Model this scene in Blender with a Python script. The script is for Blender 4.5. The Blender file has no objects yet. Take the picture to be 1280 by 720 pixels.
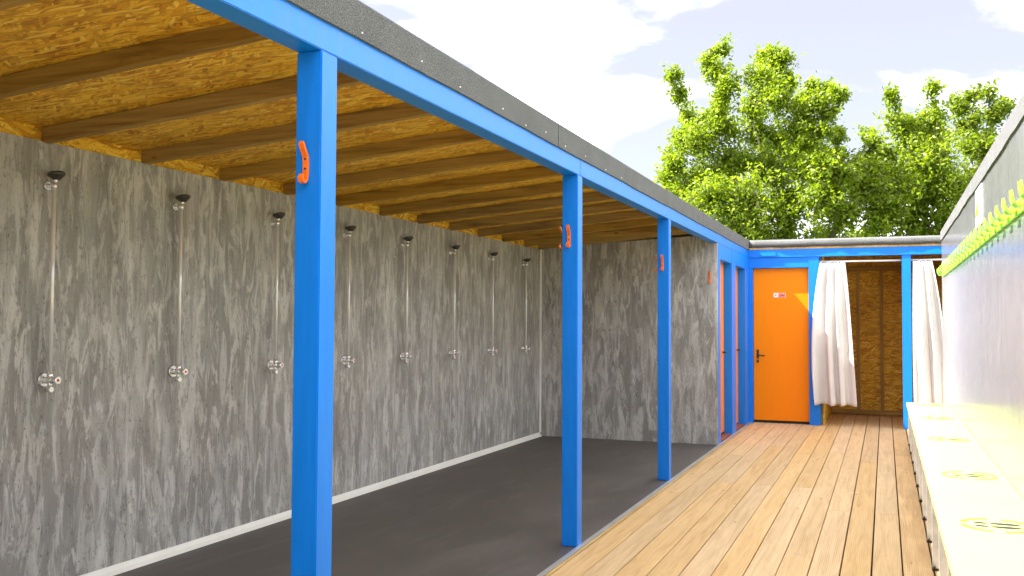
import bpy, bmesh, math, random
import numpy as np
from mathutils import Matrix, Vector

random.seed(7); rng = np.random.default_rng(11)
scene = bpy.context.scene
col = scene.collection

# ------------------------------------------------------------------ camera
F_PX, YAW, PITCH, ROLL = 1178.35, 0.37666, 0.036795, 0.004544
CAM = Vector((1.6994, 0.0, 1.32))
fwd_h = Vector((-math.sin(YAW), math.cos(YAW), 0)); right0 = Vector((math.cos(YAW), math.sin(YAW), 0)); upz = Vector((0, 0, 1))
fwd = fwd_h * math.cos(PITCH) + upz * math.sin(PITCH)
up0 = upz * math.cos(PITCH) - fwd_h * math.sin(PITCH)
cr = right0 * math.cos(ROLL) + up0 * math.sin(ROLL)
cu = up0 * math.cos(ROLL) - right0 * math.sin(ROLL)
cam_data = bpy.data.cameras.new('camera'); cam = bpy.data.objects.new('camera', cam_data); col.objects.link(cam)
cam.matrix_world = Matrix(((cr.x, cu.x, -fwd.x, CAM.x), (cr.y, cu.y, -fwd.y, CAM.y), (cr.z, cu.z, -fwd.z, CAM.z), (0, 0, 0, 1)))
cam_data.sensor_width = 36.0; cam_data.lens = F_PX / 1280 * 36.0
cam_data.clip_start = 0.05; cam_data.clip_end = 2000
scene.camera = cam

def at(u, v, axis, val):
    """photo pixel -> point on the plane axis = val"""
    d = cr * ((u - 640) / F_PX) + cu * (-(v - 360) / F_PX) + fwd
    return CAM + d * ((val - CAM[axis]) / d[axis])

# ------------------------------------------------------------------ sun, sky, exposure
SUN_DIR = Vector((0.80, 0.20, -1.0)).normalized()          # the way the light travels
SUN_STRENGTH, SKY_STRENGTH, EXPOSURE = 2.0, 0.05, 3.8
sl = bpy.data.lights.new('sun', 'SUN'); sl.energy = SUN_STRENGTH; sl.angle = math.radians(0.6); sl.color = (1.0, 0.95, 0.86)
sun = bpy.data.objects.new('sun', sl); col.objects.link(sun)
sun.rotation_euler = SUN_DIR.to_track_quat('-Z', 'Y').to_euler()
to_sun = -SUN_DIR
world = bpy.data.worlds.new('World'); scene.world = world; world.use_nodes = True
wt = world.node_tree; wt.nodes.clear()
def wn(t, **k):
    n = wt.nodes.new(t)
    for a, b in k.items(): setattr(n, a, b)
    return n
sky = wn('ShaderNodeTexSky', sky_type='NISHITA', sun_disc=False)
sky.sun_elevation = math.asin(to_sun.z); sky.sun_rotation = math.atan2(to_sun.x, to_sun.y)
sky.air_density = 1.0; sky.dust_density = 0.6; sky.ozone_density = 1.0
tc = wn('ShaderNodeTexCoord'); mp = wn('ShaderNodeMapping'); mp.inputs['Scale'].default_value = (2.2, 2.2, 5.0); mp.inputs['Location'].default_value = (1.9, 6.3, 2.2); mp.inputs['Rotation'].default_value = (0, 0, 0.27)
nz = wn('ShaderNodeTexNoise'); nz.inputs['Scale'].default_value = 1.25; nz.inputs['Detail'].default_value = 7; nz.inputs['Roughness'].default_value = 0.55; nz.inputs['Distortion'].default_value = 0.35
rp = wn('ShaderNodeValToRGB'); rp.color_ramp.interpolation = 'EASE'; rp.color_ramp.elements[0].position = 0.43; rp.color_ramp.elements[1].position = 0.64
rp.color_ramp.elements[0].color = (0, 0, 0, 1); rp.color_ramp.elements[1].color = (1, 1, 1, 1)
thin = wn('ShaderNodeMixRGB'); thin.inputs['Fac'].default_value = 0.86; thin.inputs['Color2'].default_value = (1.06, 0.98, 1.06, 1)   # thin veil of cloud over the blue
cl = wn('ShaderNodeRGB'); cl.outputs[0].default_value = (9.0, 9.1, 9.3, 1)
mx = wn('ShaderNodeMixRGB'); bgn = wn('ShaderNodeBackground'); bgn.inputs['Strength'].default_value = SKY_STRENGTH; wo = wn('ShaderNodeOutputWorld')
wl = wt.links.new
wl(tc.outputs['Generated'], mp.inputs['Vector']); wl(mp.outputs[0], nz.inputs['Vector']); wl(nz.outputs['Fac'], rp.inputs['Fac'])
wl(rp.outputs['Color'], mx.inputs['Fac']); wl(sky.outputs[0], thin.inputs['Color1']); wl(thin.outputs[0], mx.inputs['Color1']); wl(cl.outputs[0], mx.inputs['Color2'])
wl(mx.outputs[0], bgn.inputs['Color']); wl(bgn.outputs[0], wo.inputs['Surface'])
scene.render.engine = 'CYCLES'
scene.cycles.max_bounces = 12; scene.cycles.diffuse_bounces = 8; scene.cycles.use_denoising = True
scene.view_settings.view_transform = 'Standard'; scene.view_settings.look = 'None'
scene.view_settings.exposure = EXPOSURE; scene.view_settings.gamma = 1.0; scene.view_settings.use_curve_mapping = False
scene.render.resolution_x = 1024; scene.render.resolution_y = 576

# ------------------------------------------------------------------ materials
class MT:
    """small node-graph writer"""
    def __init__(s, name):
        s.m = bpy.data.materials.new(name); s.m.use_nodes = True; s.t = s.m.node_tree
        s.b = s.t.nodes['Principled BSDF']; s.out = s.t.nodes['Material Output']
    def n(s, t, ins=None, **k):
        n = s.t.nodes.new(t)
        for a, b in k.items(): setattr(n, a, b)
        for a, b in (ins or {}).items():
            if hasattr(b, 'is_output'): s.t.links.new(b, n.inputs[a])
            else: n.inputs[a].default_value = b
        return n
    def set(s, **k):
        for a, b in k.items():
            a = {'base': 'Base Color', 'rough': 'Roughness', 'metal': 'Metallic', 'normal': 'Normal', 'spec': 'Specular IOR Level', 'coat': 'Coat Weight', 'coatr': 'Coat Roughness'}[a]
            if hasattr(b, 'is_output'): s.t.links.new(b, s.b.inputs[a])
            else: s.b.inputs[a].default_value = b if not (isinstance(b, tuple) and len(b) == 3) else (*b, 1)
    def coords(s, scale=(1, 1, 1), rot=(0, 0, 0), rand=False):
        v = s.n('ShaderNodeTexCoord').outputs['Object']
        if rand:
            oi = s.n('ShaderNodeObjectInfo')
            off = s.n('ShaderNodeVectorMath', {0: oi.outputs['Random'], 1: (37.0, 53.0, 29.0)}, operation='MULTIPLY').outputs[0]
            v = s.n('ShaderNodeVectorMath', {0: v, 1: off}, operation='ADD').outputs[0]
        return s.n('ShaderNodeMapping', {'Vector': v, 'Scale': scale, 'Rotation': rot}).outputs[0]
    def noise(s, v, scale=1, detail=4, rough=.55, dist=0):
        return s.n('ShaderNodeTexNoise', {'Vector': v, 'Scale': scale, 'Detail': detail, 'Roughness': rough, 'Distortion': dist}).outputs['Fac']
    def ramp(s, f, stops, interp='LINEAR'):
        r = s.n('ShaderNodeValToRGB', {'Fac': f}); e = r.color_ramp; e.interpolation = interp
        while len(e.elements) < len(stops): e.elements.new(.5)
        for el, (p, c) in zip(e.elements, stops):
            el.position = p; el.color = (*c, 1) if isinstance(c, tuple) else (c, c, c, 1)
        return r.outputs['Color']
    def mix(s, f, a, b, mode='MIX'):
        n = s.n('ShaderNodeMixRGB', blend_type=mode)
        for k, x in (('Fac', f), ('Color1', a), ('Color2', b)):
            if hasattr(x, 'is_output'): s.t.links.new(x, n.inputs[k])
            else: n.inputs[k].default_value = x if not isinstance(x, tuple) or len(x) == 4 else (*x, 1)
        return n.outputs[0]
    def math(s, op, a, b=0.0):
        return s.n('ShaderNodeMath', {0: a, 1: b}, operation=op).outputs[0]
    def bump(s, h, strength=.3, dist=.01, normal=None):
        ins = {'Height': h, 'Strength': strength, 'Distance': dist}
        if normal is not None: ins['Normal'] = normal
        return s.n('ShaderNodeBump', ins).outputs[0]
    def hsv(s, c, val=None, sat=None, hue=None):
        ins = {'Color': c}
        if val is not None: ins['Value'] = val
        if sat is not None: ins['Saturation'] = sat
        if hue is not None: ins['Hue'] = hue
        return s.n('ShaderNodeHueSaturation', ins).outputs[0]

M = {}
def plain(name, base, rough=.5, metal=0, spec=.5, coat=0, dirt=.12, bumpy=.0, nscale=6):
    t = MT(name); v = t.coords(rand=True)
    n = t.noise(v, nscale, 5, .6)
    c = t.mix(t.ramp(n, [(.3, 0.0), (.75, 1.0)]), tuple(x * (1 - dirt) for x in base), tuple(min(1, x * (1 + dirt * .6)) for x in base))
    t.set(base=c, rough=t.math('ADD', t.math('MULTIPLY', n, .16), rough - .08), metal=metal, spec=spec, coat=coat)
    if bumpy: t.set(normal=t.bump(t.noise(v, 90, 4, .6), bumpy, .004))
    M[name] = t.m; return t

# painted timber: brush grain along the piece, scuffs
def paint(name, base, rough=.38, spec=.35, grain=.12, amt=.1):
    t = MT(name)
    g = t.noise(t.coords((22, 22, 2.2), rand=True), 1.6, 5, .6)
    sc = t.noise(t.coords((1, 1, 1), rand=True), 26, 6, .65, .4)
    c = t.mix(t.ramp(g, [(.3, 0.), (.7, 1.)]), tuple(x * (1 - amt) for x in base), tuple(x * (1 + amt * .5) for x in base))
    c = t.mix(t.ramp(sc, [(.70, 0.), (.80, .22)]), c, (.55, .62, .7))
    t.set(base=c, rough=t.math('ADD', t.math('MULTIPLY', g, .22), rough - .1), spec=spec, normal=t.bump(g, grain, .004))
    M[name] = t.m
paint('blue_paint', (.002, .19, .76)); paint('orange_paint', (.93, .25, .0), .4, .2, .04, .03)

# grey laminate with vertical, ragged streaks
def laminate(name, rough, gloss=False, k=(1, 1, 1)):
    t = MT(name)
    v = t.coords((1, 1, .2)); 
    w = t.noise(t.coords((1, 1, .55)), 7, 4, .6)
    big = t.noise(v, 4.6, 8, .6, .9)
    fine = t.noise(t.coords((1, 1, .32)), 21, 8, .7, 1.3)
    grit = t.noise(t.coords((1, 1, .5)), 85, 5, .7, .6)
    vo = t.noise(t.coords((1, 1, .14)), 11, 3, .5, .3)
    m2 = t.noise(t.coords((1, 1, .24)), 15, 10, .70, .8)
    m3 = t.noise(t.coords((1.3, 1.3, .17)), 11, 10, .70, 1.4)
    c = t.ramp(big, [(.38, (.29, .277, .265)), (.5, (.395, .38, .365)), (.62, (.51, .495, .48))])
    c = t.mix(t.ramp(m3, [(.465, .52), (.52, .0)]), c, (.19, .178, .168))
    c = t.mix(t.ramp(m2, [(.50, .0), (.56, .62), (.7, .8)]), c, (.64, .625, .61))
    c = t.mix(t.ramp(vo, [(.40, .34), (.55, .0)]), c, (.225, .212, .20))
    crack = t.math('MULTIPLY', t.ramp(grit, [(.56, 0.), (.62, 1.)]), t.ramp(fine, [(.46, 1.), (.56, 0.)]))
    c = t.mix(t.math('MULTIPLY', crack, .62), c, (.05, .047, .045))
    c = t.mix(t.math('MULTIPLY', t.ramp(w, [(.4, 0.), (.65, 1.)]), .35), c, t.mix(1, c, (1.08, 1.0, .90), 'MULTIPLY'))
    if gloss: c = t.mix(.6, c, (.35, .34, .335))
    c = t.mix(1, c, k, 'MULTIPLY')
    t.set(base=c, spec=.5)
    if gloss:
        wav = t.noise(t.coords((.8, .8, .35)), 7, 6, .62, 1.2)
        t.set(rough=t.math('ADD', t.math('MULTIPLY', fine, .2), rough - .06), normal=t.bump(t.math('ADD', t.math('MULTIPLY', fine, .3), wav), .2, .012))
    else:
        t.set(rough=t.math('ADD', t.math('MULTIPLY', fine, .24), rough - .1), normal=t.bump(fine, .12, .004))
    M[name] = t.m
laminate('laminate', .40, False, (.97, .985, 1.04)); laminate('glossy_laminate', .15, True, (.34, .355, .40))

# oriented strand board: layers of long chips in scattered directions
def osb(name, plane):
    t = MT(name)
    rot0 = {'xy': (0, 0, 0), 'xz': (math.pi / 2, 0, 0), 'yz': (0, math.pi / 2, math.pi / 2)}[plane]
    base = t.n('ShaderNodeMapping', {'Vector': t.n('ShaderNodeTexCoord').outputs['Object'], 'Rotation': rot0}).outputs[0]
    nv = t.n('ShaderNodeTexNoise', {'Vector': base, 'Scale': 5.0, 'Detail': 3.0}).outputs['Color']
    wv = t.n('ShaderNodeVectorMath', {0: nv, 1: (.09, .09, .0)}, operation='MULTIPLY').outputs[0]
    basew = t.n('ShaderNodeVectorMath', {0: base, 1: wv}, operation='ADD').outputs[0]
    c = None; h = None
    for k, (ang, sx, sy) in enumerate(((14, 8, 52), (-24, 10, 58), (44, 12, 54), (-4, 8, 66))):
        flat = t.n('ShaderNodeMapping', {'Vector': basew, 'Rotation': (0, 0, math.radians(ang)), 'Scale': (1, 1, 0), 'Location': (k * 3.7, k * 1.9, 0)}).outputs[0]
        st = t.n('ShaderNodeMapping', {'Vector': flat, 'Scale': (sx, sy, 1)}).outputs[0]
        vor = t.n('ShaderNodeTexVoronoi', {'Vector': st, 'Scale': 1.0, 'Randomness': 1.0})
        rnd = t.n('ShaderNodeSeparateColor', {'Color': vor.outputs['Color']}).outputs
        grain = t.noise(t.n('ShaderNodeMapping', {'Vector': flat, 'Scale': (9, 190, 1)}).outputs[0], 1, 3, .6)
        cc = t.ramp(rnd[0], [(0, (.45, .18, .010)), (.16, (.66, .335, .02)), (.5, (.82, .475, .036)), (.85, (.90, .58, .06)), (1, (.93, .68, .13))])
        cc = t.mix(t.ramp(grain, [(.35, .30), (.6, 0.)]), cc, (.22, .09, .015))
        edge = t.ramp(vor.outputs['Distance'], [(.48, 0.), (.75, .45)])
        cc = t.mix(edge, cc, (.20, .08, .012))
        hh = rnd[1]
        if c is None: c, h = cc, hh
        else:
            pick = t.ramp(rnd[2], [(.60, 0.), (.61, 1.)])
            c = t.mix(pick, c, cc); h = t.mix(pick, h, hh)
    blot = t.noise(base, 1.7, 3, .5)
    c = t.hsv(c, val=t.math('ADD', t.math('MULTIPLY', blot, .5), .75))
    t.set(base=c, rough=.62, spec=.3, normal=t.bump(h, .25, .003))
    M[name] = t.m
osb('osb_ceiling', 'xy'); osb('osb_wall_xz', 'xz'); osb('osb_wall_yz', 'yz')

# sawn treated timber, grain along one local axis
def timber(name, axis, dark, mid, light, rough=.7, grooves=0.0, knots=True, vary=.30):
    t = MT(name); S = [16, 16, 16]; S[axis] = .9
    v = t.coords(tuple(S), rand=True)
    g = t.noise(v, 1.3, 6, .62, 1.1)
    S2 = [60, 60, 60]; S2[axis] = 2.0
    fg = t.noise(t.coords(tuple(S2), rand=True), 1.5, 4, .6)
    c = t.ramp(g, [(.28, dark), (.5, mid), (.72, light)])
    c = t.mix(t.ramp(fg, [(.3, .35), (.6, 0.)]), c, dark)
    if knots:
        S3 = [7, 7, 7]; S3[axis] = 2.6
        kn = t.n('ShaderNodeTexVoronoi', {'Vector': t.coords(tuple(S3), rand=True), 'Scale': 1.0})
        c = t.mix(t.ramp(kn.outputs['Distance'], [(.035, .8), (.085, 0.)]), c, tuple(x * .35 for x in dark))
    oi = t.n('ShaderNodeObjectInfo').outputs['Random']
    c = t.hsv(c, val=t.math('ADD', t.math('MULTIPLY', oi, vary), 1.01 - vary / 2), sat=t.math('ADD', t.math('MULTIPLY', t.math('FRACT', t.math('MULTIPLY', oi, 7.3)), .22), .88))
    nrm = t.bump(fg, .25, .003)
    if grooves:
        x = t.n('ShaderNodeSeparateXYZ', {'Vector': t.n('ShaderNodeTexCoord').outputs['Object']}).outputs[0]
        w = t.math('SINE', t.math('MULTIPLY', x, 2 * math.pi / grooves))
        w = t.ramp(w, [(.0, 0.), (.35, 1.)])
        nrm = t.bump(w, .55, .004, nrm)
        c = t.mix(t.math('MULTIPLY', t.ramp(w, [(0., 1.), (.8, 0.)]), .22), c, dark)
        st = t.noise(t.coords((1, .35, 1), rand=True), 2.4, 5, .6, .5)
        c = t.mix(t.ramp(st, [(.46, 0.), (.68, .34)]), c, tuple(x * .72 for x in mid))
    t.set(base=c, rough=rough, spec=.3, normal=nrm); M[name] = t.m
timber('joist_wood', 0, (.17, .095, .022), (.35, .22, .06), (.46, .30, .085))
timber('stud_wood', 2, (.22, .12, .035), (.42, .26, .08), (.52, .34, .12))
timber('rail_wood', 0, (.22, .12, .035), (.42, .26, .08), (.52, .34, .12))
timber('deck_wood', 1, (.50, .30, .125), (.67, .44, .21), (.75, .515, .265), .62, grooves=.0107, vary=.14)
timber('batten_wood', 1, (.36, .19, .05), (.60, .37, .12), (.70, .47, .18), .6)
timber('bark', 2, (.06, .045, .03), (.13, .10, .07), (.20, .16, .11), .9, knots=False)

# mineral roofing felt
def felt(name, lo, hi):
    t = MT(name); v = t.coords()
    sp = t.noise(v, 260, 2, .7); bl = t.noise(v, 5, 5, .6)
    c = t.ramp(sp, [(.32, tuple(x * .4 for x in lo)), (.47, tuple(x * .8 for x in lo)), (.62, hi), (.74, tuple(x * 1.9 for x in hi))])
    c = t.hsv(c, val=t.math('ADD', t.math('MULTIPLY', bl, .5), .75))
    t.set(base=c, rough=.9, spec=.25, normal=t.bump(sp, .8, .004)); M[name] = t.m
felt('roof_felt', (.115, .117, .118), (.175, .177, .178))

# rubber wet-room floor
t = MT('rubber'); v = t.coords((1, .5, 1)); n = t.noise(v, 1.6, 6, .6, .6); gr = t.noise(t.coords(), 220, 2, .5); sm = t.noise(t.coords((1, .25, 1)), 5, 4, .6, 1)
c = t.ramp(n, [(.3, (.078, .069, .064)), (.7, (.115, .102, .094))]); c = t.mix(t.ramp(gr, [(.6, 0.), (.72, .5)]), c, (.11, .105, .10)); c = t.mix(t.ramp(sm, [(.50, 0.), (.70, .38)]), c, (.17, .155, .145))
t.set(base=c, rough=t.math('ADD', t.math('MULTIPLY', n, .3), .36), spec=.35, normal=t.bump(gr, .2, .002)); M['rubber'] = t.m

# fabric
t = MT('curtain_cloth'); v = t.coords((1, 1, 1)); wv = t.noise(t.coords((260, 260, 60)), 1, 2, .5); bl = t.noise(v, 3, 4, .5)
t.set(base=t.mix(t.ramp(bl, [(.3, 0.), (.7, 1.)]), (.74, .71, .70), (.82, .80, .79)), rough=.85, spec=.15, normal=t.bump(wv, .2, .002))
tr = t.n('ShaderNodeBsdfTranslucent', {'Color': (.8, .77, .74, 1)}); ms = t.n('ShaderNodeMixShader', {0: .22}); t.t.links.new(t.b.outputs[0], ms.inputs[1]); t.t.links.new(tr.outputs[0], ms.inputs[2]); t.t.links.new(ms.outputs[0], t.out.inputs['Surface'])
M['curtain_cloth'] = t.m

# leaves
def leafmat(name, a, b, c_):
    t = MT(name); r = t.n('ShaderNodeNewGeometry').outputs['Random Per Island']
    c = t.ramp(r, [(0, a), (.5, b), (1, c_)])
    t.set(base=c, rough=.45, spec=.4)
    tr = t.n('ShaderNodeBsdfTranslucent', {'Color': t.mix(1, c, (1.45, 1.5, .55), 'MULTIPLY')})
    ms = t.n('ShaderNodeMixShader', {0: .48}); t.t.links.new(t.b.outputs[0], ms.inputs[1]); t.t.links.new(tr.outputs[0], ms.inputs[2]); t.t.links.new(ms.outputs[0], t.out.inputs['Surface'])
    M[name] = t.m
leafmat('leaf_bright', (.125, .19, .010), (.175, .24, .014), (.23, .28, .022))
leafmat('leaf_mid', (.08, .125, .008), (.125, .175, .010), (.17, .21, .018))
leafmat('leaf_deep', (.045, .10, .012), (.075, .15, .018), (.11, .19, .025))

plain('chrome', (.93, .93, .96), .26, .72, dirt=.04); plain('bright_chrome', (.88, .88, .92), .22, .3, dirt=.03); plain('shaded_chrome', (.085, .08, .072), .4, .6)
plain('galvanised', (.40, .41, .41), .5, .75, dirt=.25, nscale=14); plain('dark_metal', (.06, .055, .05), .5, .6)
plain('white_trim', (.86, .85, .83), .4, dirt=.06); plain('alu_trim', (.52, .52, .53), .38, .5); plain('white_plastic', (.80, .80, .80), .35, dirt=.04)
plain('orange_plastic', (.88, .17, .008), .32, dirt=.06); plain('red_plastic', (.7, .03, .02), .35, dirt=.05)
plain('lime_plastic', (.30, .80, .025), .28, dirt=.05)
plain('bench_laminate', (.45, .54, .12), .3, dirt=.03, nscale=2.5)
plain('yellow_print', (.55, .36, .006), .4, spec=.1, dirt=.15, nscale=18); plain('grey_print', (.022, .022, .024), .45, spec=.1, dirt=.1); plain('black_print', (.02, .02, .02), .5, spec=.1)
plain('white_print', (.82, .82, .80), .4, spec=.1, dirt=.03); plain('pink_print', (.78, .22, .16), .4); plain('dark_red_print', (.25, .015, .012), .4)
plain('brass', (.55, .40, .14), .3, 1.0); plain('black_gap', (.012, .011, .01), .8); plain('red_sill', (.24, .075, .045), .7, dirt=.3)
plain('grey_cladding', (.30, .31, .32), .6, dirt=.15)
t = MT('grass'); n = t.noise(t.coords(), 1.2, 6, .6); n2 = t.noise(t.coords(), 40, 4, .7)
t.set(base=t.mix(t.ramp(n2, [(.3, 0.), (.7, 1.)]), t.ramp(n, [(.3, (.035, .07, .012)), (.7, (.075, .115, .022))]), (.05, .085, .015)), rough=.9, normal=t.bump(n2, 1, .05)); M['grass'] = t.m

# ------------------------------------------------------------------ mesh helpers
def bx(bm, x0, x1, y0, y1, z0, z1):
    vs = [bm.verts.new(p) for p in ((x0, y0, z0), (x1, y0, z0), (x1, y1, z0), (x0, y1, z0), (x0, y0, z1), (x1, y0, z1), (x1, y1, z1), (x0, y1, z1))]
    for f in ((3, 2, 1, 0), (4, 5, 6, 7), (0, 1, 5, 4), (1, 2, 6, 5), (2, 3, 7, 6), (3, 0, 4, 7)): bm.faces.new([vs[i] for i in f])
    return bm
def box(x0, x1, y0, y1, z0, z1, bevel=0.0):
    bm = bx(bmesh.new(), x0, x1, y0, y1, z0, z1)
    if bevel: bmesh.ops.bevel(bm, geom=list(bm.edges), offset=bevel, segments=2, affect='EDGES')
    return bm
def cyl(bm, p0, p1, r0, r1=None, seg=16):
    p0, p1 = Vector(p0), Vector(p1); r1 = r0 if r1 is None else r1
    d = (p1 - p0).normalized(); a = d.orthogonal().normalized(); b = d.cross(a)
    ring = [[bm.verts.new(p + (a * math.cos(2 * math.pi * k / seg) + b * math.sin(2 * math.pi * k / seg)) * r) for k in range(seg)] for p, r in ((p0, r0), (p1, r1))]
    for k in range(seg):
        f = bm.faces.new((ring[0][k], ring[0][(k + 1) % seg], ring[1][(k + 1) % seg], ring[1][k])); f.smooth = True
    bm.faces.new(ring[0][::-1]); bm.faces.new(ring[1])
    return bm
def lathe(bm, prof, seg=20, c=(0, 0, 0)):
    rings = [[bm.verts.new((c[0] + r * math.cos(2 * math.pi * k / seg), c[1] + r * math.sin(2 * math.pi * k / seg), c[2] + z)) for k in range(seg)] for r, z in prof]
    for i in range(len(prof) - 1):
        for k in range(seg):
            f = bm.faces.new((rings[i][k], rings[i][(k + 1) % seg], rings[i + 1][(k + 1) % seg], rings[i + 1][k])); f.smooth = True
    bm.faces.new(rings[0][::-1]); bm.faces.new(rings[-1])
    return bm
def ribbon(bm, pts, th, wd, fn):
    """strip of thickness th along the 2D path pts (out, up), wd wide; fn(out, side, up) -> xyz"""
    P = [Vector(p) for p in pts]; n = len(P); L = []
    for i in range(n):
        d = (P[min(i + 1, n - 1)] - P[max(i - 1, 0)]).normalized(); nn = Vector((-d.y, d.x))
        k = th / 2 * (0.65 if i in (0, n - 1) else 1)
        a, b = P[i] + nn * k, P[i] - nn * k
        w = wd / 2 * (0.7 if i in (0, n - 1) else 1)
        L.append([bm.verts.new(fn(q.x, s * w, q.y)) for q, s in ((a, -1), (a, 1), (b, 1), (b, -1))])
    for i in range(n - 1):
        for k in range(4): bm.faces.new((L[i][k], L[i][(k + 1) % 4], L[i + 1][(k + 1) % 4], L[i + 1][k]))
    bm.faces.new(L[0][::-1]); bm.faces.new(L[-1])
    return bm
def obj(name, bm, mat, parent=None, loc=None, smooth=False):
    if isinstance(bm, bpy.types.Mesh): me = bm
    else:
        bmesh.ops.recalc_face_normals(bm, faces=list(bm.faces))
        if smooth:
            for f in bm.faces: f.smooth = True
        me = bpy.data.meshes.new(name); bm.to_mesh(me); bm.free()
    if not me.materials: me.materials.append(M[mat])
    o = bpy.data.objects.new(name, me); col.objects.link(o)
    if loc is not None: o.location = loc
    if parent is not None:
        o.parent = parent
        if loc is None:                      # mesh written in world coordinates
            p = parent; off = Vector()
            while p is not None: off += p.location; p = p.parent
            o.location = -off
    return o
def tag(o, label=None, cat=None, group=None, kind=None):
    for k, v in (('label', label), ('category', cat), ('group', group), ('kind', kind)):
        if v: o[k] = v
    return o
def thing(name, loc, label, cat, group=None):
    o = bpy.data.objects.new(name, None); col.objects.link(o); o.location = loc; o.empty_display_size = .2
    return tag(o, label, cat, group)
def copy_tree(o, parent=None):
    c = o.copy(); col.objects.link(c)
    if parent is not None: c.parent = parent
    for ch in list(o.children): copy_tree(ch, c)
    return c

# ------------------------------------------------------------------ dimensions (metres)
PW = .0965
POSTS = (2.6008, 5.3557, 7.9019)
Y4, YD, XW, XR, XB = 10.4214, 12.977, -2.07, 2.338, 1.912
ZB, ZF = 2.208, 2.442                # beam underside, roof edge
Y0 = .12                             # near end of the shower block
YBACK = 14.75

# ------------------------------------------------------------------ ground and floors
bm = bmesh.new(); N = 24; S = 300
g = [[bm.verts.new((-S + 2 * S * i / N, -S + 2 * S * j / N + 5, -.16)) for j in range(N + 1)] for i in range(N + 1)]
for i in range(N):
    for j in range(N): bm.faces.new((g[i][j], g[i + 1][j], g[i + 1][j + 1], g[i][j + 1]))
tag(obj('ground', bm, 'grass'), kind='structure')
tag(obj('shower_floor', box(XW - .05, -.002, Y0 - .05, YD + .1, -.12, -.002), 'rubber'), kind='structure')

deck = tag(obj('deck', box(.004, XR, -2.4, YBACK, -.13, -.034), 'black_gap'), kind='structure')
ROW0, PITCHX = .0545, .1565
board_mesh = {}
def board(x0, x1, y0, y1):
    w, L = round(x1 - x0, 4), round(y1 - y0, 2)
    if (w, L) not in board_mesh:
        bm = bx(bmesh.new(), 0, w, 0, L, -.028, 0)
        bmesh.ops.bevel(bm, geom=[e for e in bm.edges if all(v.co.z > -.001 for v in e.verts)], offset=.0022, segments=1, affect='EDGES')
        bmesh.ops.recalc_face_normals(bm, faces=list(bm.faces))
        me = bpy.data.meshes.new('board'); bm.to_mesh(me); bm.free(); me.materials.append(M['deck_wood']); board_mesh[(w, L)] = me
    o = obj('board', board_mesh[(w, L)], 'deck_wood', deck, loc=(x0, y0, random.uniform(-.0012, .0012)))
    o.rotation_euler.z = random.uniform(-.0003, .0003)
for r in range(19):
    xa = ROW0 + r * PITCHX; xb = xa + PITCHX
    gap = .006 if r < 9 else .0085
    if xa > 2.85: break
    yend = YBACK if xa > .83 else YD + .06
    js = [2.9, 7.7] if r % 2 == 0 else [.7, 5.3, 10.3]
    js = [round(j + random.choice((-.6, -.3, 0, 0, .3, .6)), 1) for j in js]
    if xb > XR:                                  # behind the end of the right-hand wall, inside the cubicle
        if xa < XR: board(xa + gap / 2, XR - .004, -2.4, 12.36)
        board(xa + gap / 2, xb - gap / 2, 12.42, yend); continue
    ys = [-2.4] + js + [yend]
    for a, b in zip(ys[:-1], ys[1:]): board(xa + gap / 2, xb - gap / 2, a + .002, b - .002)
obj('edge_strip', box(.0, .030, Y0, YD - .02, -.03, .006, .002), 'alu_trim', deck)
obj('edge_batten', box(.032, .0525, -2.4, YD - .02, -.03, .001, .002), 'batten_wood', deck)

# roof: joists fall to the back wall
RS = .166 / -XW
def zj(x): return 2.18 + RS * (x - XW)       # joist underside
# ------------------------------------------------------------------ shower block
SB = thing('shower_block', (-1.0, 6, 0), 'long open shower shelter with blue posts, grey panel walls and timber roof', 'shelter')
obj('wall_panel', box(XW - .04, XW, Y0, Y4 + .02, .0, 2.185), 'laminate', SB)
bm = box(XW, -.004, Y4, Y4 + .03, .0, 2.205)
for v in bm.verts:
    if v.co.z > 1: v.co.z = min(zj(v.co.x) + .02, 2.30)
obj('end_panel', bm, 'laminate', SB)
obj('end_panel', box(XW, -.1, Y0 - .04, Y0, .0, 2.205), 'laminate', SB)
obj('upper_wall_board', box(XW - .045, XW - .012, Y0, YD, 2.187, 2.275), 'osb_wall_yz', SB)
obj('outer_wall', box(XW - .12, XW - .05, Y0 - .04, YD + .1, -.12, 2.30), 'grey_cladding', SB)
bm = bmesh.new()                                                    # coved skirting
prof = [(XW, .042), (XW + .006, .040), (XW + .016, .018), (XW + .034, .004), (XW + .036, -.001), (XW, -.001)]
a = [bm.verts.new((x, Y0, z)) for x, z in prof]; b = [bm.verts.new((x, Y4, z)) for x, z in prof]
for k in range(6): bm.faces.new((a[k], a[(k + 1) % 6], b[(k + 1) % 6], b[k]))
bm.faces.new(a); bm.faces.new(b[::-1]); obj('skirting_strip', bm, 'white_trim', SB)
obj('corner_strip', box(XW + .002, XW + .026, Y4 - .026, Y4 - .002, .043, 2.2, .006), 'white_trim', SB)
JD = .074
jm = None
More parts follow.
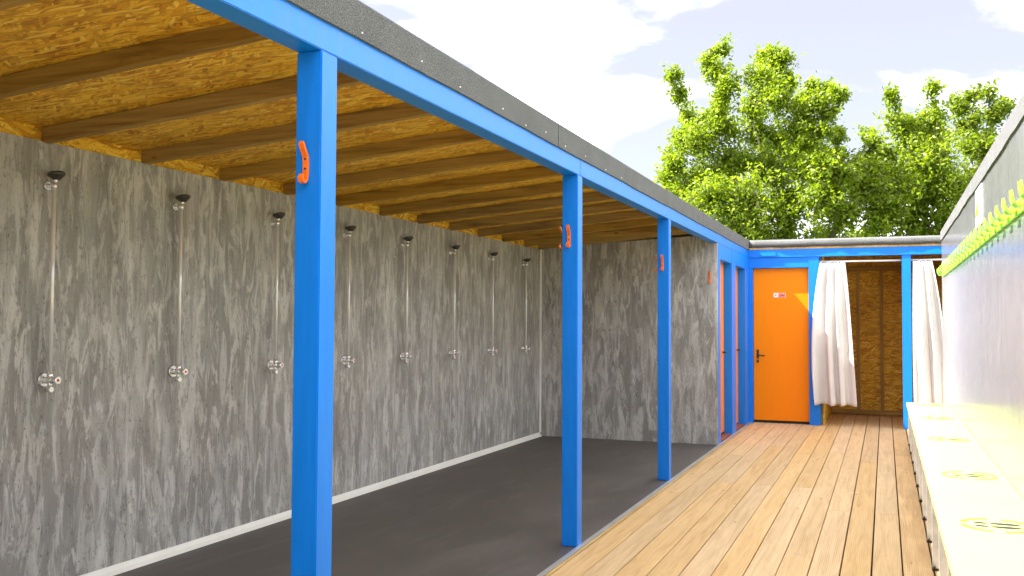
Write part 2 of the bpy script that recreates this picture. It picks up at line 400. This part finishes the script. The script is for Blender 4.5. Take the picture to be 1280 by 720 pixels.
for k in range(-5, 15):
    y = 3.369 + .6557 * k
    if k == 11: y = Y4 - .048
    if y < Y0 + .05: continue
    if jm is None:
        bm = bmesh.new(); L0, L1 = XW - .01, -.052
        vs = [bm.verts.new((x, yy, zj(x) + dz)) for yy in (0, .045) for x, dz in ((L0, 0), (L1, 0), (L1, JD), (L0, JD))]
        for f in ((0, 1, 2, 3), (7, 6, 5, 4), (0, 4, 5, 1), (1, 5, 6, 2), (2, 6, 7, 3), (3, 7, 4, 0)): bm.faces.new([vs[i] for i in f])
        bmesh.ops.bevel(bm, geom=list(bm.edges), offset=.002, segments=1, affect='EDGES')
        bmesh.ops.recalc_face_normals(bm, faces=list(bm.faces))
        jm = bpy.data.meshes.new('joist'); bm.to_mesh(jm); bm.free(); jm.materials.append(M['joist_wood'])
    o = obj('joist', jm, 'joist_wood', SB, loc=(1.0, y - 6, random.uniform(-.002, .002)))
def slab(y0, y1, x0, x1, lo, th):
    bm = bmesh.new()
    vs = [bm.verts.new((x, yy, zj(x) + dz)) for yy in (y0, y1) for x, dz in ((x0, lo), (x1, lo), (x1, lo + th), (x0, lo + th))]
    for f in ((0, 1, 2, 3), (7, 6, 5, 4), (0, 4, 5, 1), (1, 5, 6, 2), (2, 6, 7, 3), (3, 7, 4, 0)): bm.faces.new([vs[i] for i in f])
    return bm
ys = [Y0 - .05] + [3.369 + .6557 * k + .0225 for k in range(-4, 15, 2)] + [YD + .05]
for a, b in zip(ys[:-1], ys[1:]): obj('ceiling_board', slab(a + .0015, b - .0015, XW - .1, -.03, JD + .001, .018), 'osb_ceiling', SB)
obj('roof_sheet', slab(Y0 - .08, YD + .1, XW - .16, -.05, JD + .021, .006), 'roof_felt', SB)
# posts and beam
post_me = None
for y in (Y0,) + POSTS:
    o = obj('post', box(0, PW, 0, PW, 0, ZB - .0005 - .0, .004), 'blue_paint', SB, loc=(-PW + 1.0, y - 6, 0))
obj('post', box(-.0955, 0, Y4 + .032, Y4 + .185, .0, 2.04, .003), 'blue_paint', SB)
for a, b in ((Y0 - .05, POSTS[1] + .0483), (POSTS[1] + .0503, YD - .003)):
    obj('beam', box(-PW + .001, 0, a, b, ZB, 2.318, .003), 'blue_paint', SB)
obj('fascia_board', box(-.048, .006, Y0 - .05, YD - .004, 2.3185, 2.43), 'blue_paint', SB)
def wavy_strip(y0, y1, x0, x1, z0, z1, amp, roll=.012):
    bm = bmesh.new(); n = max(4, int((y1 - y0) / .11)); R = []
    ph = random.uniform(0, 9)
    for i in range(n + 1):
        y = y0 + (y1 - y0) * i / n
        w = amp * (math.sin(y * 3.1 + ph) + .6 * math.sin(y * 7.7 + ph * 2) + random.uniform(-.5, .5))
        ww = amp * .5 * math.sin(y * 2.3 + ph * 3)
        R.append([bm.verts.new(p) for p in ((x1 + ww * .5, y, z0 + w), (x1 + ww * .3, y, (z0 + z1) / 2), (x1 + ww * .3, y, z1 - roll), (x1 - roll * .4, y, z1 - roll * .25), (x1 - roll, y, z1), (x0, y, z1), (x0, y, z0))])
    for i in range(n):
        for k in range(7): bm.faces.new((R[i][k], R[i][(k + 1) % 7], R[i + 1][(k + 1) % 7], R[i + 1][k]))
    bm.faces.new(R[0]); bm.faces.new(R[-1][::-1])
    return bm
cuts = [Y0 - .08, .45, 4.96, 9.47, YD - .01]
nail_me = None
for i, (a, b) in enumerate(zip(cuts[:-1], cuts[1:])):
    f = obj('felt_strip', wavy_strip(a + .006, b - .006, -.05, .012, 2.306, ZF, .0016), 'roof_felt', SB)
    y = max(a + .12, 2.0)
    while y < min(b - .05, 6.6):
        bmn = cyl(bmesh.new(), (.010, 0, 0), (.0155, 0, 0), .0032, seg=8)
        n_ = obj('nail', bmn if nail_me is None else nail_me, 'white_trim', f)
        nail_me = n_.data
        n_.location = Vector((n_.location.x + 1.0 - 1.0, n_.location.y + y, n_.location.z + 2.33 + random.uniform(-.012, .018)))
        y += random.uniform(.27, .5)
# toilets at the end of the block
for y0, y1 in ((Y4 + .188, 11.447), (11.772, 12.60)):
    obj('lintel', box(-.0945, -.001, y0 + .001, y1 - .001, 2.04, 2.2075, .002), 'blue_paint', SB)
    d = obj('door', box(-.135, -.0955, y0 + .004, y1 - .004, .035, 2.0385, .002), 'orange_paint', SB)
    obj('handle', cyl(bmesh.new(), (-.095, y1 - .1, .98), (-.05, y1 - .1, .98), .011), 'dark_metal', d)
    obj('sill', box(-.135, -.006, y0, y1, -.001, .014), 'red_sill', SB)
obj('post', box(-.0955, 0, 11.448, 11.771, .0, 2.2075, .003), 'blue_paint', SB)
obj('post', box(-.0955, 0, 12.601, 12.9475, .0, 2.2075, .003), 'blue_paint', SB)
obj('post', box(-.0955, 0, Y4 + .032, Y4 + .186, 2.0405, 2.2075, .002), 'blue_paint', SB)
obj('toilet_wall', box(-.30, -.14, Y4 + .05, YD, .0, 2.2), 'grey_cladding', SB)

# ------------------------------------------------------------------ back block: toilet door and two curtained cubicles
BB = thing('cubicle_block', (1.2, 13.8, 0), 'low flat roofed block with blue frame, orange door and curtained changing cubicles', 'cubicle block')
XE = 2.95
obj('post', box(.770, .905, YD - .03, YD + .068, .0, 2.2045, .003), 'blue_paint', BB)
obj('post', box(1.906, 2.012, YD - .03, YD + .066, .0, 2.2045, .003), 'blue_paint', BB)
obj('post', box(XE - .1, XE, YD - .03, YD + .066, .0, 2.2045, .003), 'blue_paint', BB)
obj('door_jamb', box(-.0955, .052, YD - .028, YD + .06, .0, 2.064, .003), 'blue_paint', BB)
obj('lintel', box(-.0955, .769, YD - .024, YD + .06, 2.066, 2.2045, .003), 'blue_paint', BB)
obj('beam', box(.004, XE, YD - .04, YD + .05, 2.2055, 2.312, .003), 'blue_paint', BB)
obj('splice_plate', box(.16, .36, YD - .052, YD - .0405, 2.222, 2.272, .002), 'blue_paint', BB)
obj('fascia_board', box(.014, XE, YD - .042, YD + .04, 2.3125, 2.345), 'batten_wood', BB)
d = obj('door', box(.055, .767, YD + .045, YD + .085, .035, 2.0635, .002), 'orange_paint', BB)
d['label'] = 'bright orange flush door with small occupancy sign'
obj('door_gap', box(.053, .769, YD + .05, YD + .09, .001, .034), 'black_gap', BB)
yf = YD + .045
sg = obj('door_sign', box(.318, .472, yf - .004, yf - .0005, 1.673, 1.733), 'white_print', d)
o = obj('door_sign', box(.378, .468, yf - .0062, yf - .0042, 1.677, 1.729), 'pink_print', d)
o = obj('door_sign', box(.408, .455, yf - .0082, yf - .0064, 1.694, 1.702), 'dark_red_print', d)
obj('door_sign', box(.336, .356, yf - .0062, yf - .0042, 1.695, 1.718), 'pink_print', d)
obj('handle_plate', box(.092, .122, yf - .010, yf - .0005, .80, .975, .003), 'dark_metal', d)
bm = cyl(bmesh.new(), (.107, yf - .01, .90), (.107, yf - .055, .90), .010); cyl(bm, (.107, yf - .05, .90), (.20, yf - .05, .895), .009)
obj('handle', bm, 'dark_metal', d)
bm = cyl(bmesh.new(), (.107, yf - .011, .848), (.107, yf - .022, .848), .012); obj('keyhole', bm, 'brass', d)
# felt edge: rolled over the roof
bm = bmesh.new(); n = 40; R = []
for i in range(n + 1):
    x = .016 + (XE - .016) * i / n; w = .004 * math.sin(x * 9) + .004 * math.sin(x * 23 + 1) + random.uniform(-.002, .002); q = .006 * math.sin(x * 6.3 + .5)
    R.append([bm.verts.new(p) for p in ((x, YD - .056 + w, 2.338 + .4 * w), (x, YD - .066 + q, 2.375), (x, YD - .060 + w, 2.415), (x, YD - .035, 2.438 + w * .5), (x, YD + .01, 2.444), (x, YD + .3, 2.444), (x, YD + .3, 2.40), (x, YD - .03, 2.40), (x, YD - .0425, 2.346))])
for i in range(n):
    for k in range(9):
        f = bm.faces.new((R[i][k], R[i][(k + 1) % 9], R[i + 1][(k + 1) % 9], R[i + 1][k])); f.smooth = True
bm.faces.new(R[0]); bm.faces.new(R[-1][::-1]); obj('felt_strip', bm, 'roof_felt', BB)
obj('roof_sheet', box(.016, XE, YD + .302, YBACK + .1, 2.405, 2.44), 'roof_felt', BB)
# inside the cubicles
for a, b in ((.955, 1.615), (1.618, 2.30), (2.303, XE)):
    obj('back_board', box(a, b, YBACK, YBACK + .018, .0, 2.40), 'osb_wall_xz', BB)
obj('outer_wall', box(-.1, XE + .02, YBACK + .0185, YBACK + .08, -.12, 2.40), 'grey_cladding', BB)
for x in (1.335, 1.655, 2.30):
    obj('stud', box(x - .022, x + .022, YBACK - .045, YBACK - .0005, .075, 2.10, .002), 'stud_wood', BB)
obj('bottom_rail', box(.955, XE - .01, YBACK - .047, YBACK - .0005, .012, .074, .002), 'rail_wood', BB)
obj('top_rail', box(.955, XE - .01, YBACK - .047, YBACK - .0005, 2.101, 2.17, .002), 'rail_wood', BB)
obj('side_board', box(.935, .953, YD + .07, YBACK + .018, .0, 2.40), 'osb_wall_yz', BB)
obj('side_board', box(1.95, 1.968, YD + .068, YBACK - .05, .012, 2.15), 'osb_wall_yz', BB)
obj('side_board', box(XE, XE + .018, YD - .03, YBACK + .018, .0, 2.40), 'osb_wall_yz', BB)
for y in (13.25, 13.75, 14.25):
    obj('joist', box(.955, XE - .01, y, y + .045, 2.29, 2.38), 'rail_wood', BB)
obj('ceiling_board', box(.955, XE - .01, YD + .06, YBACK, 2.382, 2.40), 'osb_ceiling', BB)
obj('toilet_wall', box(.0, .934, YD + .1, YBACK, .0, 2.38), 'grey_cladding', BB)

def rod(x0, x1, label):
    bm = cyl(bmesh.new(), (x0, YD - .004 + .03, 2.14), (x1, YD - .004 + .03, 2.14), .0125, seg=14)
    r = obj('curtain_rod', bm, 'white_plastic'); tag(r, label, 'curtain rod', 'white rods over the cubicles'); return r
rod(.906, 1.905, 'white curtain rod between the orange door post and the next blue post')
rod(2.013, XE - .101, 'white curtain rod over the cubicle beside the glossy grey wall')

def curtain(label, tx0, tx1, mid, bx0, bx1, z0, folds, yb, seed, rings):
    rr = random.Random(seed); nu, nv = 120, 48; ztop = 2.118
    ph = [rr.uniform(0, 6.28) for _ in range(4)]
    bm = bmesh.new(); G = []
    for j in range(nv + 1):
        v = j / nv; row = []
        z = ztop + (z0 - ztop) * v
        k = v ** .75
        xl = (1 - k) * tx0 + k * bx0 + mid[0] * math.sin(math.pi * v); xr = (1 - k) * tx1 + k * bx1 + mid[1] * math.sin(math.pi * v)
        amp = .020 + .030 * v
        for i in range(nu + 1):
            u = i / nu
            a = u + .055 * math.sin(2 * math.pi * u * 1.3 + ph[0]) * (.4 + .6 * v) + .012 * math.sin(4 * v + ph[2])
            y = yb - .028 * v + amp * (math.sin(2 * math.pi * folds * a + ph[1]) + .22 * math.sin(2 * math.pi * folds * 2.1 * a + ph[2] + v)) * (1 - .25 * v * math.sin(5 * u + ph[3]))
            y += .006 * math.sin(9 * v + 7 * u + ph[3])
            sag = .012 * (1 - abs(math.cos(math.pi * rings * u))) * max(0, 1 - 6 * v) + .010 * math.sin(2 * math.pi * folds * a + 1) * v
            row.append(bm.verts.new((xl + (xr - xl) * (u + .25 / folds / 6.28 * math.sin(2 * math.pi * folds * 2 * a + ph[1])), y, z - sag)))
        G.append(row)
    for j in range(nv):
        for i in range(nu):
            f = bm.faces.new((G[j][i], G[j][i + 1], G[j + 1][i + 1], G[j + 1][i])); f.smooth = True
    T = thing('curtain', ((tx0 + tx1) / 2, yb, z0), label, 'curtain', 'white cubicle curtains')
    me_o = obj('cloth', bm, 'curtain_cloth', T)
    so = me_o.modifiers.new('thickness', 'SOLIDIFY'); so.thickness = .003
    for k in range(rings):
        x = tx0 + (tx1 - tx0) * (k + .3) / (rings - .4)
        bm = bmesh.new(); seg = 18; sec = 6; rr_ = .021
        ringv = [[bm.verts.new((x + .0022 * math.cos(6.283 * s / sec) + .006 * math.sin(6.283 * q / seg), YD + .026 + (rr_ + .0022 * math.sin(6.283 * s / sec)) * math.sin(6.283 * q / seg), 2.132 + (rr_ + .0022 * math.sin(6.283 * s / sec)) * math.cos(6.283 * q / seg))) for s in range(sec)] for q in range(seg)]
        for q in range(seg):
            for s in range(sec): bm.faces.new((ringv[q][s], ringv[q][(s + 1) % sec], ringv[(q + 1) % seg][(s + 1) % sec], ringv[(q + 1) % seg][s]))
        obj('ring', bm, 'white_plastic', T, smooth=True)
curtain('white curtain bunched beside the orange door', .925, 1.225, (-.06, .0), .845, 1.365, .275, 3.2, YD - .055, 3, 7)
curtain('white curtain hanging beside the glossy grey wall', 2.035, 2.25, (-.01, .02), 2.025, 2.43, .30, 2.6, YD - .055, 8, 6)

# ------------------------------------------------------------------ right-hand wall
RW = thing('changing_wall', (2.45, 5, 0), 'glossy grey panelled wall with felt capping behind the pale bench', 'wall')
YE, YS = 12.36, -2.4
obj('wall_panel', box(XR, XR + .03, YS, YE, -.12, 2.40), 'glossy_laminate', RW)
obj('core', box(XR + .032, XR + .26, YS, YE - .002, -.12, 2.40), 'grey_cladding', RW)
wall_cuts = [YS, 1.9, 6.9, YE + .012]
for a, b in zip(wall_cuts[:-1], wall_cuts[1:]):
    bm = wavy_strip(a + .004, b - .004, -.01, .012, 2.322, ZF, .004)
    for v in bm.verts: v.co.x = XR - v.co.x
    obj('felt_strip', bm, 'roof_felt', RW)
obj('roof_sheet', box(XR + .011, XR + .28, YS, YE + .01, 2.402, ZF - .002), 'roof_felt', RW)
sign = thing('warning_sign', (XR, 7.5, 2.17), 'white sign with yellow warning triangle above the lime hook rail', 'sign')
obj('plate', box(XR - .006, XR - .001, 7.26, 7.74, 2.03, 2.306, .001), 'white_print', sign)
def tri(y, z, s, x, th, name, mat):
    bm = bmesh.new(); pts = [(y + s * math.cos(a), z + s * math.sin(a)) for a in (math.pi / 2, math.pi * 7 / 6, math.pi * 11 / 6)]
    A = [bm.verts.new((x, p, q)) for p, q in pts]; B = [bm.verts.new((x - th, p, q)) for p, q in pts]
    bm.faces.new(A); bm.faces.new(B[::-1])
    for k in range(3): bm.faces.new((A[k], A[(k + 1) % 3], B[(k + 1) % 3], B[k]))
    return obj(name, bm, mat, sign)
tri(7.615, 2.175, .128, XR - .0062, .001, 'symbol', 'black_print'); tri(7.615, 2.175, .116, XR - .0074, .001, 'symbol', 'yellow_print')
obj('symbol', box(XR - .0094, XR - .0086, 7.608, 7.622, 2.165, 2.235), 'black_print', sign); obj('symbol', box(XR - .0094, XR - .0086, 7.608, 7.622, 2.14, 2.154), 'black_print', sign)

# lime hook rail
RK = thing('coat_hook_rail', (XR, 6, 1.87), 'lime green rail of coat hooks on the glossy grey wall', 'hook rail')
YR = 12.0
obj('rail', box(XR - .016, XR - .001, .2, YR, 1.872, 1.945, .003), 'lime_plastic', RK)
hm = bmesh.new()
ribbon(hm, [(.001, -.012), (.004, -.030), (.018, -.044), (.036, -.042), (.050, -.026), (.057, .004), (.058, .034)], .006, .115, lambda o_, s, u: (-.016 - o_, s, u))
ribbon(hm, [(.002, -.02), (.003, .012), (.010, .036), (.020, .048), (.027, .062), (.029, .076)], .004, .009, lambda o_, s, u: (-.016 - o_, s, u))
bmesh.ops.recalc_face_normals(hm, faces=list(hm.faces))
hme = bpy.data.meshes.new('hook'); hm.to_mesh(hme); hm.free(); hme.materials.append(M['lime_plastic'])
y = YR - .14
while y > .4:
    obj('hook', hme, 'lime_plastic', RK, loc=(0, y - 6, 1.926 - 1.87)); y -= .325

# ------------------------------------------------------------------ bench
BN = thing('bench', (2.1, 5, 0), 'long pale lime bench on grey metal legs along the glossy wall', 'bench')
BE = 11.44
obj('seat', box(XB, XR - .001, YS, BE, .425, .45, .003), 'bench_laminate', BN)
obj('front_rail', box(1.929, 1.967, YS, BE - .03, .385, .4245, .002), 'galvanised', BN)
obj('rear_rail', box(2.29, 2.328, YS, BE - .03, .385, .4245, .002), 'galvanised', BN)
y = 5.607 - 8 * .70
ks = 0
while y < BE - .05:
    for x in (1.926, 2.288):
        lg = obj('leg', box(x, x + .05, y - .02, y + .02, .012, .3845, .002), 'galvanised', BN)
        obj('foot', box(x - .004, x + .054, y - .026, y + .026, .0015, .0115, .002), 'dark_metal', lg)
        bm = cyl(bmesh.new(), (x + .008, y - .023, .012), (x + .008, y - .023, .026), .006, seg=6)
        obj('bolt', bm, 'dark_metal', lg)
    y += .70
def ellipse(bm, cx, cy, rx, ry, z0, z1, seg=28, a0=0, a1=2 * math.pi, inner=None):
    n = seg
    if inner is None:
        A = [bm.verts.new((cx + rx * math.cos(2 * math.pi * k / n), cy + ry * math.sin(2 * math.pi * k / n), z1)) for k in range(n)]
        B = [bm.verts.new((v.co.x, v.co.y, z0)) for v in A]
        bm.faces.new(A); bm.faces.new(B[::-1])
        for k in range(n): bm.faces.new((A[k], B[k], B[(k + 1) % n], A[(k + 1) % n]))
    else:
        rows = []
        for k in range(n + 1):
            a = a0 + (a1 - a0) * k / n
            rows.append([bm.verts.new((cx + r * math.cos(a), cy + r * ry / rx * math.sin(a), z)) for r, z in ((rx, z0), (rx, z1), (inner, z1), (inner, z0))])
        for k in range(n):
            for q in range(4): bm.faces.new((rows[k][q], rows[k][(q + 1) % 4], rows[k + 1][(q + 1) % 4], rows[k + 1][q]))
    return bm
for yc in (3.1, 4.61, 6.07, 7.9, 9.65, 11.2):
    xc = 2.143; bm = bmesh.new()
    for a0, a1 in ((.12, 1.35), (1.75, 2.9), (3.3, 4.5), (4.85, 6.1)): ellipse(bm, xc, yc, .150, .150, .4503, .4512, 10, a0, a1, .128)
    st = obj('seat_sticker', bm, 'yellow_print', BN)
    for s in (-1, 1):
        bm = bmesh.new(); ellipse(bm, xc + .035, yc + s * .036, .062, .024, .4503, .4513); ellipse(bm, xc - .062, yc + s * .034, .028, .019, .4503, .4513)
        obj('footprint', bm, 'grey_print', st)

# ------------------------------------------------------------------ showers
def make_shower():
    T = thing('wall_shower', (0, 0, 0), '', 'shower', 'wall showers along the grey panel')
    def p(name, bm, mat, par=None): return obj(name, bm, mat, par or T, loc=(0, 0, 0))
    bm = cyl(bmesh.new(), (.045, 0, 1.035), (.045, 0, 1.975), .0100, seg=14); p('riser_pipe', bm, 'bright_chrome')
    bm = bmesh.new(); cyl(bm, (.045, 0, 1.955), (.045, 0, 1.985), .0145); cyl(bm, (.001, 0, 1.972), (.04, 0, 1.972), .010); cyl(bm, (.001, 0, 1.972), (.008, 0, 1.972), .024, .020); cyl(bm, (.045, 0, 1.985), (.055, 0, 2.006), .012)
    p('pipe_bracket', bm, 'chrome')
    bm = lathe(bmesh.new(), [(.010, 0), (.016, .0), (.020, .005), (.037, .019), (.041, .024), (.041, .032), (.036, .036), (.015, .040)], 24, (.060, 0, 1.998))
    bmesh.ops.rotate(bm, verts=bm.verts, cent=(.06, 0, 2.01), matrix=Matrix.Rotation(math.radians(-10), 3, 'Y'))
    p('shower_head', bm, 'shaded_chrome')  # chrome head; its shade and dark reflections are put into the base colour
    bm = bmesh.new(); cyl(bm, (.001, 0, 1.035), (.010, 0, 1.035), .035, .031, 24); p('wall_plate', bm, 'chrome')
    bm = bmesh.new(); cyl(bm, (.010, 0, 1.035), (.066, 0, 1.035), .018); cyl(bm, (.045, 0, 1.035), (.045, 0, 1.075), .015); cyl(bm, (.045, 0, 1.035), (.045, 0, .992), .012); cyl(bm, (.030, 0, .990), (.058, 0, .990), .013)
    v = p('valve', bm, 'chrome')
    bm = bmesh.new(); cyl(bm, (.066, 0, 1.035), (.074, 0, 1.035), .013); cyl(bm, (.074, 0, 1.035), (.098, 0, 1.035), .019, .0175, 20); b_ = p('push_button', bm, 'chrome', v)
    bm = cyl(bmesh.new(), (.0985, 0, 1.035), (.0995, 0, 1.035), .007); p('red_dot', bm, 'red_plastic', v)
    return T
sh_y = (3.40, 4.284, 5.20, 6.10, 7.019, 7.96, 8.886, 9.848)
ordn = ('first', 'second', 'third', 'fourth', 'fifth', 'sixth', 'seventh', 'last')
proto = make_shower()
lab = {7: 'chrome riser shower nearest the white corner strip of the grey panel wall',
       6: 'chrome riser shower, second one out from the white corner strip', 5: 'chrome riser shower, third one out from the white corner strip',
       4: 'chrome riser shower, fourth one out from the white corner strip', 3: 'chrome riser shower, fifth one out from the white corner strip',
       2: 'chrome riser shower, sixth one out from the white corner strip', 1: 'chrome riser shower, seventh one out from the white corner strip',
       0: 'chrome riser shower with red button dot, eighth from the white corner strip'}
for i, y in enumerate(sh_y):
    s = proto if i == 0 else copy_tree(proto)
    s.location = (XW, y, 0); s['label'] = lab[i]

# ------------------------------------------------------------------ orange hooks on posts
def make_hook():
    T = thing('coat_hook', (0, 0, 0), '', 'coat hook', 'orange coat hooks in the shower shelter')
    pts = [(.028, -.040), (.033, -.052), (.030, -.062), (.019, -.065), (.009, -.056), (.0045, -.035), (.0045, .0), (.006, .020), (.015, .034), (.024, .046), (.029, .058), (.030, .067)]
    bm = ribbon(bmesh.new(), pts, .009, .019, lambda o_, s, u: (s, -.001 - o_, u))
    b = obj('body', bm, 'orange_plastic', T, loc=(0, 0, 0))
    for z in (-.02, .012):
        obj('screw', cyl(bmesh.new(), (0, -.0095, z), (0, -.0115, z), .004, seg=8), 'dark_metal', T, loc=(0, 0, 0))
    return T
hk = make_hook()
spots = [((-.052, POSTS[0], 1.838), 0, 'orange coat hook on the blue post bearing only one hook, opposite the third shower'),
         ((-.052, POSTS[1], 1.838), 0, 'orange coat hook facing along the deck on the middle blue post'),
         ((-.052, POSTS[2], 1.834), 0, 'orange coat hook facing the deck on the blue post nearest the end wall'),
         ((-.085, Y4, 1.83), 0, 'orange coat hook on the grey end wall of the showers'),
         ((-PW, POSTS[1] + .05, 1.838), -math.pi / 2, 'orange coat hook on the shower side of the middle blue post'),
         ((-PW, POSTS[2] + .05, 1.834), -math.pi / 2, 'orange coat hook on the shower side of the post next to the grey end wall')]
for i, (l, rz, lb) in enumerate(spots):
    h = hk if i == 0 else copy_tree(hk)
    h.location = l; h.rotation_euler.z = rz; h['label'] = lb

# ------------------------------------------------------------------ trees
def tree(name, label, base, depth, clumps, leaf, leaf_mat, per, fill, k=1.0):
    """clumps: (u, v, radius_px) read from the photo, given a depth y; fill: (u, v, r) lower body"""
    T = thing(name, base, label, 'tree', 'trees behind the cubicle block')
    B = Vector(base); rr = random.Random(hash(label) % 1000 + 5); rr = random.Random(len(label) * 7)
    bmt = bmesh.new()
    top = B + Vector((rr.uniform(-.2, .2), 0, 3.0))
    cyl(bmt, B + Vector((0, 0, -.1)), B + Vector((.03, .02, 1.6)), .19, .15, 10); cyl(bmt, B + Vector((.03, .02, 1.6)), top, .15, .10, 10)
    C, Nn, Sz = [], [], []
    pxm = depth / F_PX * 1.05
    items = []
    for (u, v, r, twig) in [(*c, True) for c in clumps] + [(*c, False) for c in fill]:
        c0 = at(u, v, 1, depth); c0.y += rr.uniform(-1.1, 1.1) if twig else rr.uniform(-1.6, 1.6)
        items.append((c0, r * pxm))
    items.sort(key=lambda q: (q[0] - top).length)
    nodes = [(top, .085)]
    def leafy(p0, p1, m, sp):
        for q in range(m):
            p = p0.lerp(p1, rr.random() ** .8)
            C.append((p.x + rr.gauss(0, sp), p.y + rr.gauss(0, sp), p.z + rr.gauss(0, sp)))
    for (c0, rad) in items:
        par, pr = min(nodes, key=lambda q: (q[0] - c0).length + (0.8 if q[0].z > c0.z else 0))
        mid = par.lerp(c0, .5) + Vector((rr.uniform(-.15, .15), rr.uniform(-.15, .15), rr.uniform(-.2, .05)))
        r1 = max(.010, pr * .62)
        cyl(bmt, par, mid, pr * .8, (pr * .8 + r1) / 2, 7); cyl(bmt, mid, c0, (pr * .8 + r1) / 2, r1, 7)
        nodes.append((c0, r1))
        grow = (c0 - par); seglen = grow.length; grow = (grow / max(.01, seglen) + Vector((0, 0, .55))).normalized()
        leafy(par.lerp(c0, .3), c0, int(per * 7 * seglen), .07 + .10 * min(rad, .5))
        for k_ in range(9 + int(rad * rad * 190)):
            d = (Vector((rr.gauss(0, 1), rr.gauss(0, 1), rr.gauss(.1, .8))).normalized() + grow * rr.uniform(.0, .9)).normalized()
            L = rad * rr.uniform(.35, 1.0) * (1.35 if rr.random() < .22 else 1)
            st = c0 + Vector((rr.gauss(0, .3), rr.gauss(0, .3), rr.gauss(0, .3))) * rad - grow * rad * rr.uniform(0, .8)
            en = st + d * L
            if k_ % 2 == 0: cyl(bmt, c0, en, .009, .004, 4)
            leafy(st, en, max(3, int(per * rr.uniform(.5, 1.4))), .075)
    C = np.array(C); n = len(C)
    nrm = rng.normal(size=(n, 3)); nrm[:, 2] += .9; nrm /= np.linalg.norm(nrm, axis=1)[:, None]
    a = rng.normal(size=(n, 3)); a -= nrm * (a * nrm).sum(1)[:, None]; a /= np.linalg.norm(a, axis=1)[:, None]; b = np.cross(nrm, a)
    s = leaf * rng.uniform(.6, 1.3, size=(n, 1))
    V = np.empty((n, 6, 3))
    V[:, 0] = C - a * s; V[:, 1] = C - a * s * .3 + b * s * .48 + nrm * s * .12; V[:, 2] = C + a * s * .45 + b * s * .36 + nrm * s * .10
    V[:, 3] = C + a * s; V[:, 4] = C + a * s * .45 - b * s * .36 + nrm * s * .10; V[:, 5] = C - a * s * .3 - b * s * .48 + nrm * s * .12
    me = bpy.data.meshes.new('crown'); me.vertices.add(n * 6); me.vertices.foreach_set('co', V.ravel())
    idx = (np.arange(n)[:, None] * 6 + np.array([0, 1, 2, 3, 0, 3, 4, 5])[None]).ravel()
    me.loops.add(n * 8); me.loops.foreach_set('vertex_index', idx.astype(np.int32))
    me.polygons.add(n * 2); me.polygons.foreach_set('loop_start', np.arange(0, n * 8, 4, dtype=np.int32)); me.polygons.foreach_set('loop_total', np.full(n * 2, 4, dtype=np.int32))
    me.update(calc_edges=True); me.validate()
    obj('trunk', bmt, 'bark', T); obj('crown', me, leaf_mat, T)
    print(name, 'leaves', n)
A_cl = [(842, 92, 9), (846, 112, 10), (853, 135, 12), (862, 155, 14), (890, 84, 9), (909, 68, 10), (902, 95, 15), (914, 115, 16), (893, 128, 18), (952, 64, 11), (966, 62, 10), (980, 68, 10), (965, 82, 20), (982, 95, 14), (952, 103, 18), (938, 122, 20), (972, 128, 24),
        (1000, 128, 14), (1018, 110, 9), (1036, 116, 9), (1052, 124, 9), (1022, 138, 13), (1040, 146, 11), (1010, 156, 20), (940, 155, 26), (905, 160, 26), (872, 180, 22), (840, 196, 14), (826, 214, 11), (833, 226, 14), (975, 168, 28), (1034, 172, 11), (1046, 186, 8), (1020, 186, 20), (1046, 206, 16), (1060, 226, 16), (1046, 160, 9), (850, 176, 14), (848, 206, 18), (1000, 176, 20)]
A_fi = [(870, 215, 30), (910, 205, 34), (955, 205, 34), (1000, 200, 30), (1030, 212, 24), (860, 250, 30), (900, 255, 34), (945, 255, 36), (990, 250, 36), (1030, 250, 30), (880, 285, 30), (930, 300, 34), (980, 300, 34), (1030, 295, 30), (1056, 265, 22)]
B_cl = [(1083, 166, 9), (1092, 178, 11), (1116, 130, 8), (1118, 143, 11), (1126, 160, 18), (1146, 158, 12), (1163, 118, 7), (1162, 134, 10), (1168, 152, 16), (1176, 172, 16), (1152, 182, 22), (1108, 184, 22), (1082, 198, 14), (1072, 210, 14)]
B_fi = [(1130, 205, 30), (1168, 205, 26), (1096, 222, 26), (1076, 240, 22), (1120, 240, 32), (1158, 240, 32), (1190, 235, 22), (1096, 275, 28), (1140, 280, 30), (1180, 275, 28), (1070, 290, 22), (1205, 262, 22)]
C_cl = [(1192, 122, 7), (1196, 138, 9), (1211, 121, 7), (1226, 110, 8), (1232, 122, 9), (1222, 140, 14), (1207, 150, 13), (1240, 148, 11), (1256, 132, 9), (1250, 142, 8), (1236, 164, 12), (1214, 172, 16), (1206, 190, 12)]
C_fi = [(1222, 195, 16), (1216, 220, 20), (1236, 226, 18), (1200, 250, 18), (1228, 258, 22), (1262, 200, 16)]
tree('broadleaf_tree', 'tall bright green leafy tree rising over the orange door', (.1, 24.0, -.15), 24.0, A_cl, .054, 'leaf_bright', 25, A_fi)
tree('broadleaf_tree', 'shorter bright green leafy tree over the curtained cubicles', (3.0, 25.0, -.15), 25.0, B_cl, .054, 'leaf_bright', 25, B_fi)
tree('broadleaf_tree', 'sparse darker tree with upright shoots behind the glossy wall end', (5.2, 27.5, -.15), 27.5, C_cl, .062, 'leaf_mid', 15, C_fi)
